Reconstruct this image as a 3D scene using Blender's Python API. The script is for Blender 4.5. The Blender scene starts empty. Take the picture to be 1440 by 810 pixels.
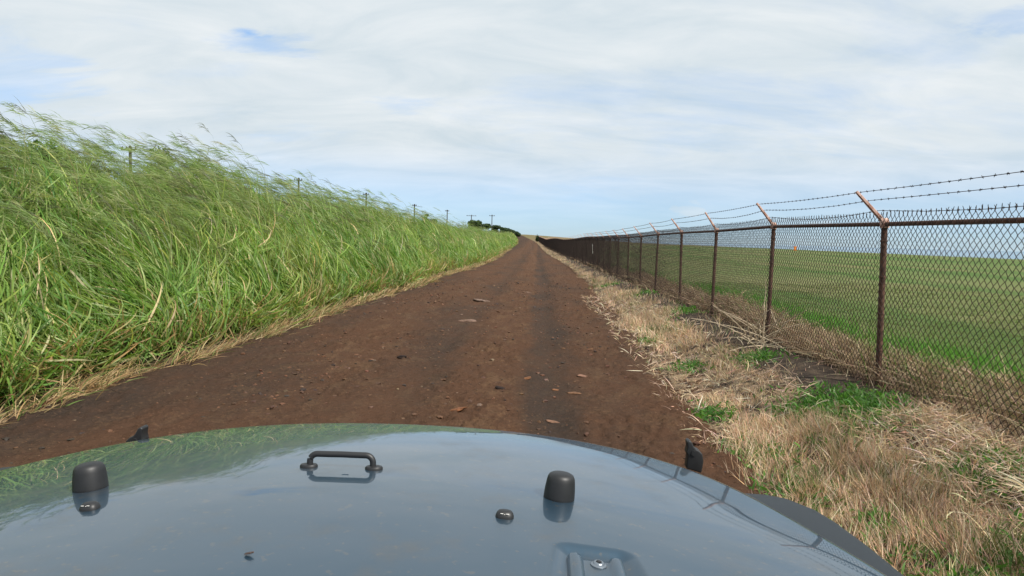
import bpy, bmesh, math, random
import numpy as np
from mathutils import Vector, Matrix
R = math.radians
rng = np.random.default_rng(7)
random.seed(7)
scene = bpy.context.scene
COL = scene.collection
EYE = 1.65

# ------------------------------------------------------------------ helpers
def tag(o, label=None, cat=None, group=None, kind=None):
    if label: o['label'] = label
    if cat: o['category'] = cat
    if group: o['group'] = group
    if kind: o['kind'] = kind
    return o
def link(name, me, mat=None, parent=None):
    o = bpy.data.objects.new(name, me); COL.objects.link(o)
    if mat is not None and me is not None and not me.materials: me.materials.append(mat)
    if parent is not None: o.parent = parent
    return o
def empty(name, loc=(0, 0, 0), rz=0):
    o = bpy.data.objects.new(name, None); COL.objects.link(o)
    o.location = loc; o.rotation_euler = (0, 0, rz); o.empty_display_size = .1
    return o
def np_mesh(name, V, F, smooth=True, tint=None):
    """V (n,3); F (m,k) all faces with the same number of corners"""
    V = np.asarray(V, np.float32).reshape(-1, 3); F = np.asarray(F, np.int32)
    k = F.shape[1]; me = bpy.data.meshes.new(name)
    me.vertices.add(len(V)); me.vertices.foreach_set('co', V.ravel())
    me.loops.add(F.size); me.loops.foreach_set('vertex_index', F.ravel())
    me.polygons.add(len(F)); me.polygons.foreach_set('loop_start', np.arange(0, F.size, k, dtype=np.int32))
    me.polygons.foreach_set('use_smooth', np.full(len(F), smooth, dtype=bool))
    if tint is not None:
        a = me.attributes.new('tint', 'FLOAT_COLOR', 'POINT')
        c = np.ones((len(V), 4), np.float32); c[:, :3] = tint; a.data.foreach_set('color', c.ravel())
    me.update(calc_edges=True); me.validate()
    return me
def grid_faces(ny, nx):
    i = np.arange(ny - 1)[:, None] * nx + np.arange(nx - 1)[None, :]
    return np.stack([i, i + 1, i + nx + 1, i + nx], -1).reshape(-1, 4)
def hash2(ix, iy, seed):
    h = (ix.astype(np.int64) * 374761393 + iy.astype(np.int64) * 668265263 + seed * 974634777) & 0x7fffffff
    h = ((h ^ (h >> 13)) * 1274126177) & 0x7fffffff
    return ((h ^ (h >> 16)) & 0xffff) / 65535.0
def vn(x, y, seed=0):
    x = np.asarray(x, float); y = np.asarray(y, float)
    x, y = np.broadcast_arrays(x, y)
    ix = np.floor(x); iy = np.floor(y); fx = x - ix; fy = y - iy
    fx = fx * fx * (3 - 2 * fx); fy = fy * fy * (3 - 2 * fy)
    a = hash2(ix, iy, seed); b = hash2(ix + 1, iy, seed); c = hash2(ix, iy + 1, seed); d = hash2(ix + 1, iy + 1, seed)
    return (a * (1 - fx) + b * fx) * (1 - fy) + (c * (1 - fx) + d * fx) * fy
def fbm(x, y, seed=0, o=4):
    s = 0; a = .5; t = 0
    for k in range(o):
        s = s + a * vn(x * 2 ** k, y * 2 ** k, seed + k * 17); t += a; a *= .5
    return s / t
def sstep(a, b, x):
    t = np.clip((np.asarray(x, float) - a) / (b - a), 0, 1); return t * t * (3 - 2 * t)
def table(pts):
    xs = np.array([p[0] for p in pts], float); ys = np.array([p[1] for p in pts], float)
    d = np.gradient(ys, xs)
    def f(q):
        q = np.asarray(q, float); i = np.clip(np.searchsorted(xs, q) - 1, 0, len(xs) - 2)
        h = xs[i + 1] - xs[i]; t = np.clip((q - xs[i]) / h, 0, 1)
        return ((2*t**3-3*t**2+1)*ys[i] + (t**3-2*t**2+t)*h*d[i] + (-2*t**3+3*t**2)*ys[i+1] + (t**3-t**2)*h*d[i+1])
    return f
def tube(pts, rad, n=6, cap=True):
    """verts, faces (list) of a tube along pts"""
    pts = [Vector(p) for p in pts]; V = []; F = []
    if not hasattr(rad, '__len__'): rad = [rad] * len(pts)
    for i, p in enumerate(pts):
        d = (pts[min(i + 1, len(pts) - 1)] - pts[max(i - 1, 0)]).normalized()
        up = Vector((0, 0, 1)) if abs(d.z) < .95 else Vector((1, 0, 0))
        a = d.cross(up).normalized(); b = a.cross(d)
        for k in range(n):
            t = 2 * math.pi * k / n
            V.append(p + (a * math.cos(t) + b * math.sin(t)) * rad[i])
    for i in range(len(pts) - 1):
        for k in range(n):
            F.append((i*n+k, i*n+(k+1) % n, (i+1)*n+(k+1) % n, (i+1)*n+k))
    if cap:
        F.append(tuple(range(n))[::-1]); F.append(tuple((len(pts)-1)*n + k for k in range(n)))
    return V, F
class MB:
    def __init__(s): s.V = []; s.F = []
    def add(s, V, F):
        o = len(s.V); s.V += [tuple(v) for v in V]; s.F += [tuple(i + o for i in f) for f in F]; return s
    def tube(s, pts, rad, n=8, cap=True): return s.add(*tube(pts, rad, n, cap))
    def lathe(s, prof, n=32, M=None):
        V = []; F = []
        for r, z in prof:
            for k in range(n):
                t = 2*math.pi*k/n; V.append(Vector((r*math.cos(t), r*math.sin(t), z)))
        for i in range(len(prof)-1):
            for k in range(n): F.append((i*n+k, i*n+(k+1) % n, (i+1)*n+(k+1) % n, (i+1)*n+k))
        F.append(tuple(range(n))[::-1]); F.append(tuple((len(prof)-1)*n+k for k in range(n)))
        if M is not None: V = [M @ v for v in V]
        return s.add(V, F)
    def box(s, lo, hi, M=None):
        (x0, y0, z0), (x1, y1, z1) = lo, hi
        V = [Vector(c) for c in ((x0,y0,z0),(x1,y0,z0),(x1,y1,z0),(x0,y1,z0),(x0,y0,z1),(x1,y0,z1),(x1,y1,z1),(x0,y1,z1))]
        if M is not None: V = [M @ v for v in V]
        return s.add(V, [(3,2,1,0),(4,5,6,7),(0,1,5,4),(1,2,6,5),(2,3,7,6),(3,0,4,7)])
    def build(s, name, mat, parent=None, smooth=True, bevel=0, auto=40):
        me = bpy.data.meshes.new(name); me.from_pydata(s.V, [], s.F); me.update()
        if bevel:
            bm = bmesh.new(); bm.from_mesh(me)
            e = [e for e in bm.edges if len(e.link_faces) == 2 and e.calc_face_angle(0) > R(30)]
            bmesh.ops.bevel(bm, geom=e, offset=bevel, segments=3, profile=.6, affect='EDGES', clamp_overlap=True)
            bm.to_mesh(me); bm.free()
        if smooth:
            me.polygons.foreach_set('use_smooth', [True]*len(me.polygons))
            me.set_sharp_from_angle(angle=R(auto))
        return link(name, me, mat, parent)

# ------------------------------------------------------------------ materials
class NT:
    def __init__(s, name):
        s.m = bpy.data.materials.new(name); s.m.use_nodes = True; s.t = s.m.node_tree; s.n = s.t.nodes
        s.p = s.n['Principled BSDF']; s.out = s.n['Material Output']
    def new(s, typ, **kw):
        x = s.n.new(typ)
        for k, v in kw.items(): setattr(x, k, v)
        return x
    def L(s, a, b): s.t.links.new(a, b)
    def coord(s): return s.new('ShaderNodeNewGeometry').outputs['Position']
    def obj(s): return s.new('ShaderNodeTexCoord').outputs['Object']
    def map(s, vec, scale=(1, 1, 1), loc=(0, 0, 0)):
        m = s.new('ShaderNodeMapping'); m.inputs['Scale'].default_value = scale; m.inputs['Location'].default_value = loc
        s.L(vec, m.inputs['Vector']); return m.outputs[0]
    def noise(s, vec, scale, detail=4, rough=.55, dist=0):
        x = s.new('ShaderNodeTexNoise'); x.inputs['Scale'].default_value = scale; x.inputs['Detail'].default_value = detail
        x.inputs['Roughness'].default_value = rough; x.inputs['Distortion'].default_value = dist
        s.L(vec, x.inputs['Vector']); return x.outputs['Fac']
    def ramp(s, fac, stops, interp='LINEAR'):
        r = s.new('ShaderNodeValToRGB'); cr = r.color_ramp; cr.interpolation = interp
        while len(cr.elements) < len(stops): cr.elements.new(.5)
        for e, (p, c) in zip(cr.elements, stops):
            e.position = p; e.color = (*c, 1) if len(c) == 3 else c
        s.L(fac, r.inputs[0]); return r.outputs[0]
    def mix(s, fac, a, b, mode='MIX'):
        m = s.new('ShaderNodeMix', data_type='RGBA', blend_type=mode)
        for v, i in ((fac, m.inputs[0]), (a, m.inputs[6]), (b, m.inputs[7])):
            if hasattr(v, 'links'): s.L(v, i)
            elif isinstance(v, (int, float)): i.default_value = v
            else: i.default_value = (*v, 1)
        return m.outputs[2]
    def math(s, op, a, b=0.0, clamp=False):
        m = s.new('ShaderNodeMath', operation=op, use_clamp=clamp)
        for v, i in ((a, m.inputs[0]), (b, m.inputs[1])):
            if hasattr(v, 'links'): s.L(v, i)
            else: i.default_value = v
        return m.outputs[0]
    def mr(s, v, a, b, c=0.0, d=1.0):
        m = s.new('ShaderNodeMapRange', interpolation_type='SMOOTHSTEP')
        for i, q in zip((1, 2, 3, 4), (a, b, c, d)): m.inputs[i].default_value = q
        s.L(v, m.inputs[0]); return m.outputs[0]
    def bump(s, h, strength=.5, dist=.01, normal=None):
        b = s.new('ShaderNodeBump'); b.inputs['Strength'].default_value = strength; b.inputs['Distance'].default_value = dist
        s.L(h, b.inputs['Height'])
        if normal is not None: s.L(normal, b.inputs['Normal'])
        return b.outputs[0]
    def set(s, **kw):
        for k, v in kw.items():
            i = s.p.inputs[k.replace('_', ' ')]
            if hasattr(v, 'links'): s.L(v, i)
            elif isinstance(v, (tuple, list)): i.default_value = (*v, 1) if len(v) == 3 else v
            else: i.default_value = v
        return s

def leaf_mat(name, rough=.45, trans=.35, spec=.35, tgain=(1.15, 1.25, .6)):
    n = NT(name); a = n.new('ShaderNodeAttribute', attribute_name='tint')
    n.set(Base_Color=a.outputs['Color'], Roughness=rough, Specular_IOR_Level=spec)
    tr = n.new('ShaderNodeBsdfTranslucent'); n.L(n.mix(1.0, a.outputs['Color'], tgain, 'MULTIPLY'), tr.inputs[0])
    mx = n.new('ShaderNodeMixShader'); mx.inputs[0].default_value = trans
    n.L(n.p.outputs[0], mx.inputs[1]); n.L(tr.outputs[0], mx.inputs[2]); n.L(mx.outputs[0], n.out.inputs[0])
    return n.m
M_LEAF = leaf_mat('tall_grass_leaf', trans=.48)
M_DRY = leaf_mat('dry_grass_leaf', .6, .2, .2, (1.05, 1, .8))
M_TREE = leaf_mat('tree_leaf', .5, .25, .3)

def simple(name, col, rough=.5, metal=0, spec=.5, nscale=0, namp=.15, bump=0, col2=None, coat=0):
    n = NT(name); n.set(Roughness=rough, Metallic=metal, Specular_IOR_Level=spec, Coat_Weight=coat)
    if nscale:
        f = n.noise(n.obj(), nscale, 5, .6)
        c2 = col2 or tuple(c*(1-namp*2) for c in col)
        n.set(Base_Color=n.mix(n.mr(f, .35, .65), col, c2))
        if bump: n.set(Normal=n.bump(f, .6, bump))
    else: n.set(Base_Color=col)
    return n.m
M_RUBBER = simple('black_rubber', (.014, .014, .015), .5, nscale=60, namp=.1)
M_PLASTIC = simple('dark_grey_plastic', (.010, .014, .018), .5, nscale=260, namp=.1, bump=.0002)
M_BLACK = simple('black_satin', (.014, .014, .015), .48)
M_STEEL = simple('bolt_steel', (.5, .5, .5), .25, 1.0)
M_RUST = simple('rusty_steel', (.055, .026, .018), .75, .0, .3, nscale=22, col2=(.12, .06, .04), bump=.002)
M_WIRE = simple('dark_rusted_wire', (.02, .014, .013), .7, .0, .25, nscale=8, col2=(.045, .025, .018))
M_ARM = simple('pink_weathered_primer', (.62, .42, .35), .6, 0, .4, nscale=14, col2=(.36, .18, .13), bump=.001)
M_POLE = simple('weathered_wood', (.06, .045, .038), .8, nscale=5, namp=.2)
M_BARK = simple('bark', (.1, .08, .06), .9, nscale=12, namp=.25, bump=.01)
M_ORANGE = simple('orange_plastic', (.75, .22, .03), .5)
M_WHITE = simple('off_white_plastic', (.6, .58, .54), .5)

def paint():
    n = NT('grey_blue_car_paint'); c = n.obj()
    dust = n.mr(n.noise(c, 9, 6, .65), .5, .75)
    n.set(Base_Color=n.mix(n.math('MULTIPLY', n.math('ADD', dust, n.mr(n.noise(c, 70, 2, .5), .63, .72)), .45), (.028, .064, .1), (.12, .11, .095)), Metallic=.6, Roughness=.42, Coat_Weight=n.math('SUBTRACT', 1.0, n.math('MULTIPLY', dust, .3)), Coat_IOR=1.52,
          Coat_Roughness=n.math('ADD', n.math('MULTIPLY', dust, .03), .012))
    return n.m
M_PAINT = paint()

def road_mat():
    n = NT('red_dirt'); P = n.coord(); s = n.new('ShaderNodeSeparateXYZ'); n.L(P, s.inputs[0])
    warp = n.noise(n.map(P, (1, .22, 1)), .9, 3)
    x = n.math('ADD', s.outputs[0], n.math('MULTIPLY', n.math('SUBTRACT', warp, .5), .9))
    big = n.noise(n.map(P, (1, .3, 1)), .8, 5, .6)
    mid = n.noise(n.map(P, (1, .55, 1)), 3.2, 5, .65)
    fine = n.noise(P, 26, 5, .7)
    grit = n.noise(P, 140, 3, .7)
    red, dark, org = (.087, .047, .029), (.043, .033, .027), (.14, .082, .046)
    # wheel tracks: bands across X, packed darker soil
    xx = n.mr(x, -5.0, 3.0, 0, 1)
    def rampx(pts): return n.ramp(n.math('DIVIDE', n.math('ADD', x, 5.0), 8.0), [((p+5)/8, (v, v, v)) for p, v in pts])
    track = rampx([(-4.6, .9), (-3.9, .75), (-3.2, .45), (-2.5, .25), (-1.7, .5), (-1.2, .7), (-.75, .2), (-.25, .1), (-.02, .85), (.38, .85), (.62, .5), (1.2, .45), (1.9, .3)])
    f = n.math('ADD', n.math('MULTIPLY', track, .52), n.math('MULTIPLY', n.math('SUBTRACT', big, .5), 1.5))
    f = n.math('ADD', f, n.math('MULTIPLY', n.math('SUBTRACT', mid, .5), .9))
    c = n.mix(n.mr(f, .0, .75), red, dark)
    o = n.math('MULTIPLY', n.mr(n.math('ADD', mid, n.math('MULTIPLY', n.math('SUBTRACT', fine, .5), .6)), .49, .64), n.math('SUBTRACT', 1.0, n.math('MULTIPLY', track, .85)))
    c = n.mix(n.math('MULTIPLY', o, .6), c, org)
    c = n.mix(n.mr(fine, .58, .74, 0, .55), c, (.19, .105, .062))
    c = n.mix(n.mr(grit, .62, .76, 0, .5), c, (.2, .12, .08))
    c = n.mix(n.mr(grit, .42, .3, 0, .5), c, (.02, .012, .009))
    h = n.math('ADD', n.math('MULTIPLY', fine, 1.0), n.math('ADD', n.math('MULTIPLY', grit, .4), n.math('MULTIPLY', mid, 1.2)))
    n.set(Base_Color=c, Roughness=1.0, Specular_IOR_Level=.06, Normal=n.bump(h, 1.0, .03))
    return n.m

def ground_mat():
    n = NT('field_and_verge_soil'); P = n.coord(); s = n.new('ShaderNodeSeparateXYZ'); n.L(P, s.inputs[0])
    a = n.noise(P, .9, 5, .6); b = n.noise(P, 6, 5, .65); g = n.noise(P, 40, 4, .7)
    far = n.noise(n.map(P, (.25, 1, 1)), .06, 6, .6)
    x = n.math('ADD', s.outputs[0], n.math('MULTIPLY', n.math('SUBTRACT', a, .5), .5))
    soil = n.mix(n.mr(b, .4, .65), (.048, .034, .026), (.11, .078, .052))
    straw = n.mix(n.mr(g, .35, .65), (.14, .095, .06), (.36, .26, .16))
    verge = n.mix(n.mr(b, .38, .6), soil, straw)
    bright = n.mix(b, (.075, .135, .025), (.05, .1, .022))
    field = n.mix(n.mr(far, .35, .65), (.09, .135, .04), (.16, .15, .068))
    field = n.mix(n.mr(g, .4, .7, 0, .6), field, (.075, .125, .032))
    field = n.mix(n.mr(b, .48, .68, 0, .6), field, (.22, .19, .1))
    band = n.noise(n.map(P, (1, .08, 1)), .22, 4, .6)
    field = n.mix(n.mr(band, .47, .6, 0, .8), field, (.055, .11, .024))
    tall = n.mix(b, (.03, .045, .012), (.07, .06, .03))
    dryfar = (.14, .115, .055)
    verge = n.mix(n.math('MULTIPLY', n.mr(x, 2.45, 2.75), n.mr(x, 3.45, 3.25)), verge, n.mix(n.mr(b, .4, .7), (.045, .034, .027), (.11, .08, .056)))
    c = n.mix(n.mr(x, -4.9, -4.5), tall, verge)
    c = n.mix(n.mr(x, 3.7, 4.1), c, bright)
    c = n.mix(n.mr(x, 4.5, 5.3), c, field)
    c = n.mix(n.mr(s.outputs[1], 200, 340), c, dryfar)
    n.set(Base_Color=c, Roughness=.95, Specular_IOR_Level=.1, Normal=n.bump(n.math('ADD', g, b), .8, .03))
    return n.m

# ------------------------------------------------------------------ terrain
curve = table([(-50, 0), (30, 0), (45, 0), (60, -.2), (90, -.85), (130, -1.3), (180, -1.9), (240, -3.6), (330, -8), (500, -18), (1600, -90)])
z_road = table([(-50, 0), (8, 0), (16, -.02), (25, -.07), (37, -.16), (50, -.24), (73, -.33), (100, -.33), (150, -.36), (190, 0), (230, .5), (300, 1.5), (400, 3.2), (500, 4.3), (700, 4.8), (1600, 5)])
z_fence = table([(-50, .32), (6, .33), (12, .3), (20, .24), (28, .13), (37, .02), (50, -.08), (73, -.22), (90, -.16), (110, -.2), (150, -.32), (185, -.05), (220, .42), (260, .8), (300, 1.5), (400, 3.2), (500, 4.3), (700, 4.8), (1600, 5)])
z_rail = table([(-12, 1.84), (.5, 1.84), (3.55, 1.85), (6.6, 1.87), (9.65, 1.9), (12.7, 1.87), (15.75, 1.86), (18.8, 1.84), (21.85, 1.80), (24.9, 1.77), (31, 1.76), (37, 1.74), (45, 1.75), (58, 1.62), (73, 1.52), (90, 1.63), (110, 1.6), (150, 1.45), (185, 1.72), (220, 2.15), (260, 2.6)])
def e_left(Y): return np.interp(Y, [-10, 8, 15, 30, 60, 300], [-4.45, -4.45, -4.35, -4.05, -3.75, -3.7])
def e_right(Y): return np.interp(Y, [-10, 5, 11, 27, 45, 300], [1.58, 1.58, 1.7, 2.0, 2.15, 2.1])
def terr(X, Y):
    X = np.asarray(X, float); Y = np.asarray(Y, float); x = X - curve(Y)
    zr = z_road(Y); zf = z_fence(Y); r = e_right(Y)
    z = zr + (zf - zr) * sstep(0, 1, (x - r + .15) / (3.1 - r + .15))
    fieldz = zr * (1 - sstep(0, 90, x)) * sstep(150, 300, Y) + .3 * (1 - (1 - sstep(0, 90, x)) * sstep(150, 300, Y))
    z = z + (fieldz - zf) * sstep(3.6, 18, x)
    z = z + .18 * sstep(.1, 2.2, e_left(Y) - x) * sstep(300, 120, Y)
    z = z - 34 * sstep(78, 260, X) - 34 * sstep(1100, 1600, Y) - 34 * sstep(-900, -1500, X)
    near = (fbm(X * 1.3, Y * 1.3, 3) - .5) * .10 * sstep(r + .1, r + .6, x) + (fbm(X * .5, Y * .5, 9) - .5) * .2 * sstep(4.5, 8, x)
    return z + near
def geo(a, b, d0, g):
    o = [a]; d = d0
    while o[-1] < b: o.append(o[-1] + d); d *= g
    o[-1] = b; return np.array(o)
gx = np.unique(np.concatenate([-geo(5.5, 1500, .3, 1.14), np.arange(-5.5, 7.5, .07), geo(7.5, 1500, .15, 1.1)]))
gy = np.unique(np.concatenate([-geo(0, 60, 1, 1.3), np.arange(0, 16, .09), geo(16, 1600, .12, 1.022)]))
XX, YY = np.meshgrid(gx, gy)
xs_ = XX - curve(YY)
ZZ = terr(XX, YY)
inroad = sstep(0, .25, xs_ - e_left(YY)) * sstep(0, .25, e_right(YY) - xs_)
ZZ = ZZ - .12 * inroad          # the ground lies lower under the road's own surface
tag(link('ground', np_mesh('ground', np.stack([XX, YY, ZZ], -1), grid_faces(len(gy), len(gx))), ground_mat()), kind='structure')
# road
rx = np.arange(-4.95, 2.75, .022)
ry = np.concatenate([-geo(0, 25, 1, 1.2)[::-1][:-1], np.arange(0, 2.1, .3), np.arange(2.1, 8, .019), geo(8, 420, .02, 1.011)])
XX, YY = np.meshgrid(rx, ry)
def road_z(x, Y):
    X = x + curve(Y); z = terr(X, Y)
    el = e_left(Y) + (fbm(Y * .7, Y * 0 + 3, 21) - .5) * .5 + (fbm(Y * 3, Y * 0, 22) - .5) * .22
    er = e_right(Y) + (fbm(Y * .6, Y * 0 + 8, 23) - .5) * .35 + (fbm(Y * 3, Y * 0, 24) - .5) * .2
    e = np.minimum(x - el, er - x)
    z = z + .03 - .07 * (1 - sstep(-.12, .16, e))
    trk = np.exp(-((x - .18) / .22) ** 2) + np.exp(-((x + 1.35) / .25) ** 2) * .8 + np.exp(-((x + 3.6) / .3) ** 2) * .4
    rough = (fbm(X * 2.2, Y * 1.2, 31) - .5) * .06 + (fbm(X * 9, Y * 7, 32) - .5) * .05 + (np.maximum(fbm(X * 21, Y * 19, 33, 2), .45) - .45) * .06
    return z + rough * (1 - .7 * np.clip(trk, 0, 1)) * (.6 + .8 * sstep(.35, .65, fbm(X * 1.1, Y * .7, 34))) - .03 * trk
ZZ = road_z(XX, YY)
tag(link('dirt_road', np_mesh('dirt_road', np.stack([XX + curve(YY), YY, ZZ], -1), grid_faces(len(ry), len(rx))), road_mat()), kind='structure')
# sea
n = NT('sea_water'); n.set(Base_Color=(.03, .09, .14), Roughness=.12, Specular_IOR_Level=.5, IOR=1.33, Normal=n.bump(n.noise(n.coord(), .15, 6, .7), .05, .6))
me = bpy.data.meshes.new('sea'); S = 60000
me.from_pydata([(-S, -S, -26), (S, -S, -26), (S, S, -26), (-S, S, -26)], [], [(0, 1, 2, 3)])
tag(link('sea', me, n.m), kind='structure')

# ------------------------------------------------------------------ blades
def U(a, b, n): return rng.uniform(a, b, n)
class Blades:
    def __init__(s): s.V = []; s.F = []; s.C = []; s.n = 0
    def add(s, base, d0, dw, bend, L, W, K, col, pw=1.4, prof='leaf', face=None, tipcol=None):
        N = len(base)
        if N == 0: return
        t = (np.arange(K) + .5) / K
        w = np.clip(np.asarray(bend)[:, None] * t[None] ** pw, 0, .97)
        D = d0[:, None, :] * (1 - w[..., None]) + dw[:, None, :] * w[..., None]
        D /= np.linalg.norm(D, axis=-1, keepdims=True) + 1e-9
        P = np.concatenate([base[:, None, :], base[:, None, :] + np.cumsum(D * (np.asarray(L)[:, None, None] / K), 1)], 1)
        tt = np.linspace(0, 1, K + 1)
        if prof == 'leaf': pr = np.minimum(1, .45 + 1.6 * tt) * (1 - tt ** 2.2) + .02
        elif prof == 'stem': pr = 1 - .6 * tt
        else: pr = np.sin(np.pi * np.clip(tt * .9 + .08, 0, 1)) + .1
        T = np.concatenate([D, D[:, -1:]], 1)
        fv = face if face is not None else rng.normal(size=(N, 3))
        S_ = np.cross(T, fv[:, None, :] + 0 * T); S_ /= np.linalg.norm(S_, axis=-1, keepdims=True) + 1e-9
        h = S_ * (np.asarray(W)[:, None, None] * .5 * pr[None, :, None])
        V = np.stack([P - h, P + h], 2).reshape(N, -1, 3)
        q = np.arange(K) * 2
        F = np.stack([q, q + 1, q + 3, q + 2], -1)[None] + (np.arange(N) * (2 * K + 2))[:, None, None] + s.n
        s.V.append(V.reshape(-1, 3)); s.F.append(F.reshape(-1, 4))
        c = np.repeat(col[:, None, :], 2 * K + 2, 1)
        if tipcol is not None:
            tw = np.repeat(tt, 2)[None, :, None] ** 2; c = c * (1 - tw) + tipcol[:, None, :] * tw
        s.C.append(c.reshape(-1, 3)); s.n += N * (2 * K + 2)
        return P
    def build(s, name, mat):
        me = np_mesh(name, np.concatenate(s.V), np.concatenate(s.F), True, np.concatenate(s.C))
        return link(name, me, mat)
def unit(az, el):
    return np.stack([np.cos(el) * np.sin(az), np.cos(el) * np.cos(az), np.sin(el)], -1)
def pick(cols, w, N, jit=.12):
    cols = np.array(cols); i = rng.choice(len(cols), N, p=np.array(w) / sum(w))
    c = cols[i] * (1 + rng.normal(0, jit, (N, 1))) * (1 + rng.normal(0, jit * .4, (N, 3)))
    return np.clip(c, .004, .9)

# ---- tall grass on the left
G = Blades()
GREEN = [(.215, .32, .07), (.155, .265, .058), (.28, .365, .115), (.34, .385, .17), (.115, .22, .05), (.56, .48, .29)]
def wind(N, droop=0.0):
    az = U(-R(100), -R(55), N); return unit(az, R(1) - droop + rng.normal(0, .16, N))
def height_at(x_in, Y, X):
    """height of the stand at depth x_in (metres in from its edge)"""
    h = .45 + 1.72 * np.clip(x_in / 1.35, 0, 1) ** .6
    h = h * (1 - .06 * sstep(10, 7, Y))
    return h * (.82 + .36 * vn(Y * .55, X * .5, 41)) * (.93 + .14 * vn(Y * 1.9, X * 1.7, 42))
def stand(y0, y1, per_m, depth, K, wmul, lmul=1.0, culm=.08, pan=.03, panb=14):
    N = int((y1 - y0) * per_m)
    Y = U(y0, y1, N); xin = depth * rng.beta(1.0, 2.0, N) + .02
    # clumps
    cl = vn(Y * 2.6, xin * 2.6, 44); keep = rng.random(N) < .35 + 1.0 * cl
    Y, xin = Y[keep], xin[keep]; N = len(Y)
    X = e_left(Y) + curve(Y) - .12 - xin - (fbm(Y * .6, Y * 0, 45) - .5) * .7 - (fbm(Y * 3, Y * 0, 46) - .5) * .3
    H = height_at(xin, Y, X)
    u = rng.random(N) ** .8
    hz = H * u * .93
    lean = .32 * (hz / 2.2) ** 1.6 * (1.2 + .5 * rng.random(N))          # the stems lean downwind
    base = np.stack([X - lean + rng.normal(0, .05, N), Y + rng.normal(0, .05, N), terr(X, Y) + hz], -1)
    caz = (fbm(Y * 1.5, xin * 2 + hz * 2.2, 49, 2) - .5) * 4.2; cel = fbm(Y * 1.8 + 7, xin * 2 + hz * 2.6, 50, 2)
    az = rng.normal(-R(72), R(34), N) + caz; low = hz < .4
    az[low] = U(-R(180), R(180), low.sum())
    d0 = unit(az, np.clip(R(8) + cel * R(78) + rng.normal(0, R(13), N), R(-5), R(85))); dw = wind(N, np.clip(.55 - .4 * u, .0, .6) * U(.2, 1.5, N))
    L = U(.38, .95, N) * lmul * (.75 + .35 * np.clip(hz, 0, 1)); W = U(.009, .026, N) * wmul
    patch = fbm(Y * .45, X * .9, 47)
    col = pick(GREEN, [3, 3, 2.2, 1.0, 2.2, .42], N, .16)
    col = col * (.7 + .6 * patch)[:, None]
    yel = sstep(.5, .75, fbm(Y * .3, X * .6, 48))[:, None] * .5
    col = col * (1 - yel) + col * yel * np.array([1.35, 1.12, .95])
    dry = low & (rng.random(N) < .28); col[dry] = pick([(.42, .31, .15), (.33, .22, .1)], [1, 1], dry.sum())
    tip = col * np.where(rng.random(N)[:, None] < .12, np.array([[2.2, 1.5, 1.6]]), 1.05)
    G.add(base, d0, dw, U(.35, 1.0, N), L, W, K, col, tipcol=tip)
    # culms and their open panicles
    for frac, withp in ((culm, False), (pan, True)):
        M = int(N * frac)
        Yc = U(y0, y1, M); xc = depth * (rng.beta(1.1, 1.7, M)) + .3
        Xc = e_left(Yc) + curve(Yc) - .12 - xc - (fbm(Yc * .6, Yc * 0, 45) - .5) * .7
        Hc = height_at(xc, Yc, Xc) * (U(.86, 1.3, M) * (1 + .1 * sstep(12, 8, Yc)) if withp else U(.75, 1.0, M))
        b = np.stack([Xc, Yc, terr(Xc, Yc)], -1); d0 = unit(U(-R(180), R(180), M), U(R(74), R(89), M))
        cc = pick([(.16, .2, .06), (.12, .17, .05), (.24, .22, .1)], [2, 2, 1], M)
        P = G.add(b, d0, wind(M, -.1 if not withp else .12), U(.4, .65, M) if not withp else U(.7, .97, M), Hc * (1.16 if not withp else 1.24), U(.006, .009, M) * wmul, 7 if not withp else 9, cc, 1.8 if not withp else 2.6, 'stem')
        if withp:
            tip = P[:, -1]; dr = P[:, -1] - P[:, -2]; dr /= np.linalg.norm(dr, axis=-1, keepdims=True)
            R_ = panb; idx = np.repeat(np.arange(M), R_); s_ = np.tile(np.linspace(0, .9, R_), M)
            pb = tip[idx] - dr[idx] * ((1 - s_) * .34)[:, None]
            d0 = dr[idx] + rng.normal(0, .28, (M * R_, 3)); d0 /= np.linalg.norm(d0, axis=-1, keepdims=True)
            pc = pick([(.27, .34, .14), (.24, .31, .12), (.36, .38, .2), (.14, .145, .09)], [2, 2, 1, 1], M)[idx]
            G.add(pb, d0, wind(M * R_, .18), U(.5, .95, M * R_), U(.12, .3, M * R_), U(.0035, .0075, M * R_) * wmul, 3, pc, 1.0, 'seed')
stand(.5, 4, 1900, 3.2, 4, 1.3, pan=.03)
stand(4, 14, 5600, 3.6, 6, 1.0, pan=.048, panb=18)
stand(14, 30, 2800, 4.2, 5, 1.35, 1.05, pan=.052)
stand(30, 60, 1350, 4.6, 4, 1.6, 1.0, pan=.04, panb=10)
stand(60, 125, 680, 5, 3, 2.3, 1.05, pan=.05, panb=8)
stand(125, 270, 300, 6, 3, 3.8, 1.2, pan=.05, panb=6)
tag(G.build('tall_grass', M_LEAF), 'tall green cane grass blown over by wind along the left road edge', 'grass', kind='stuff')

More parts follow.
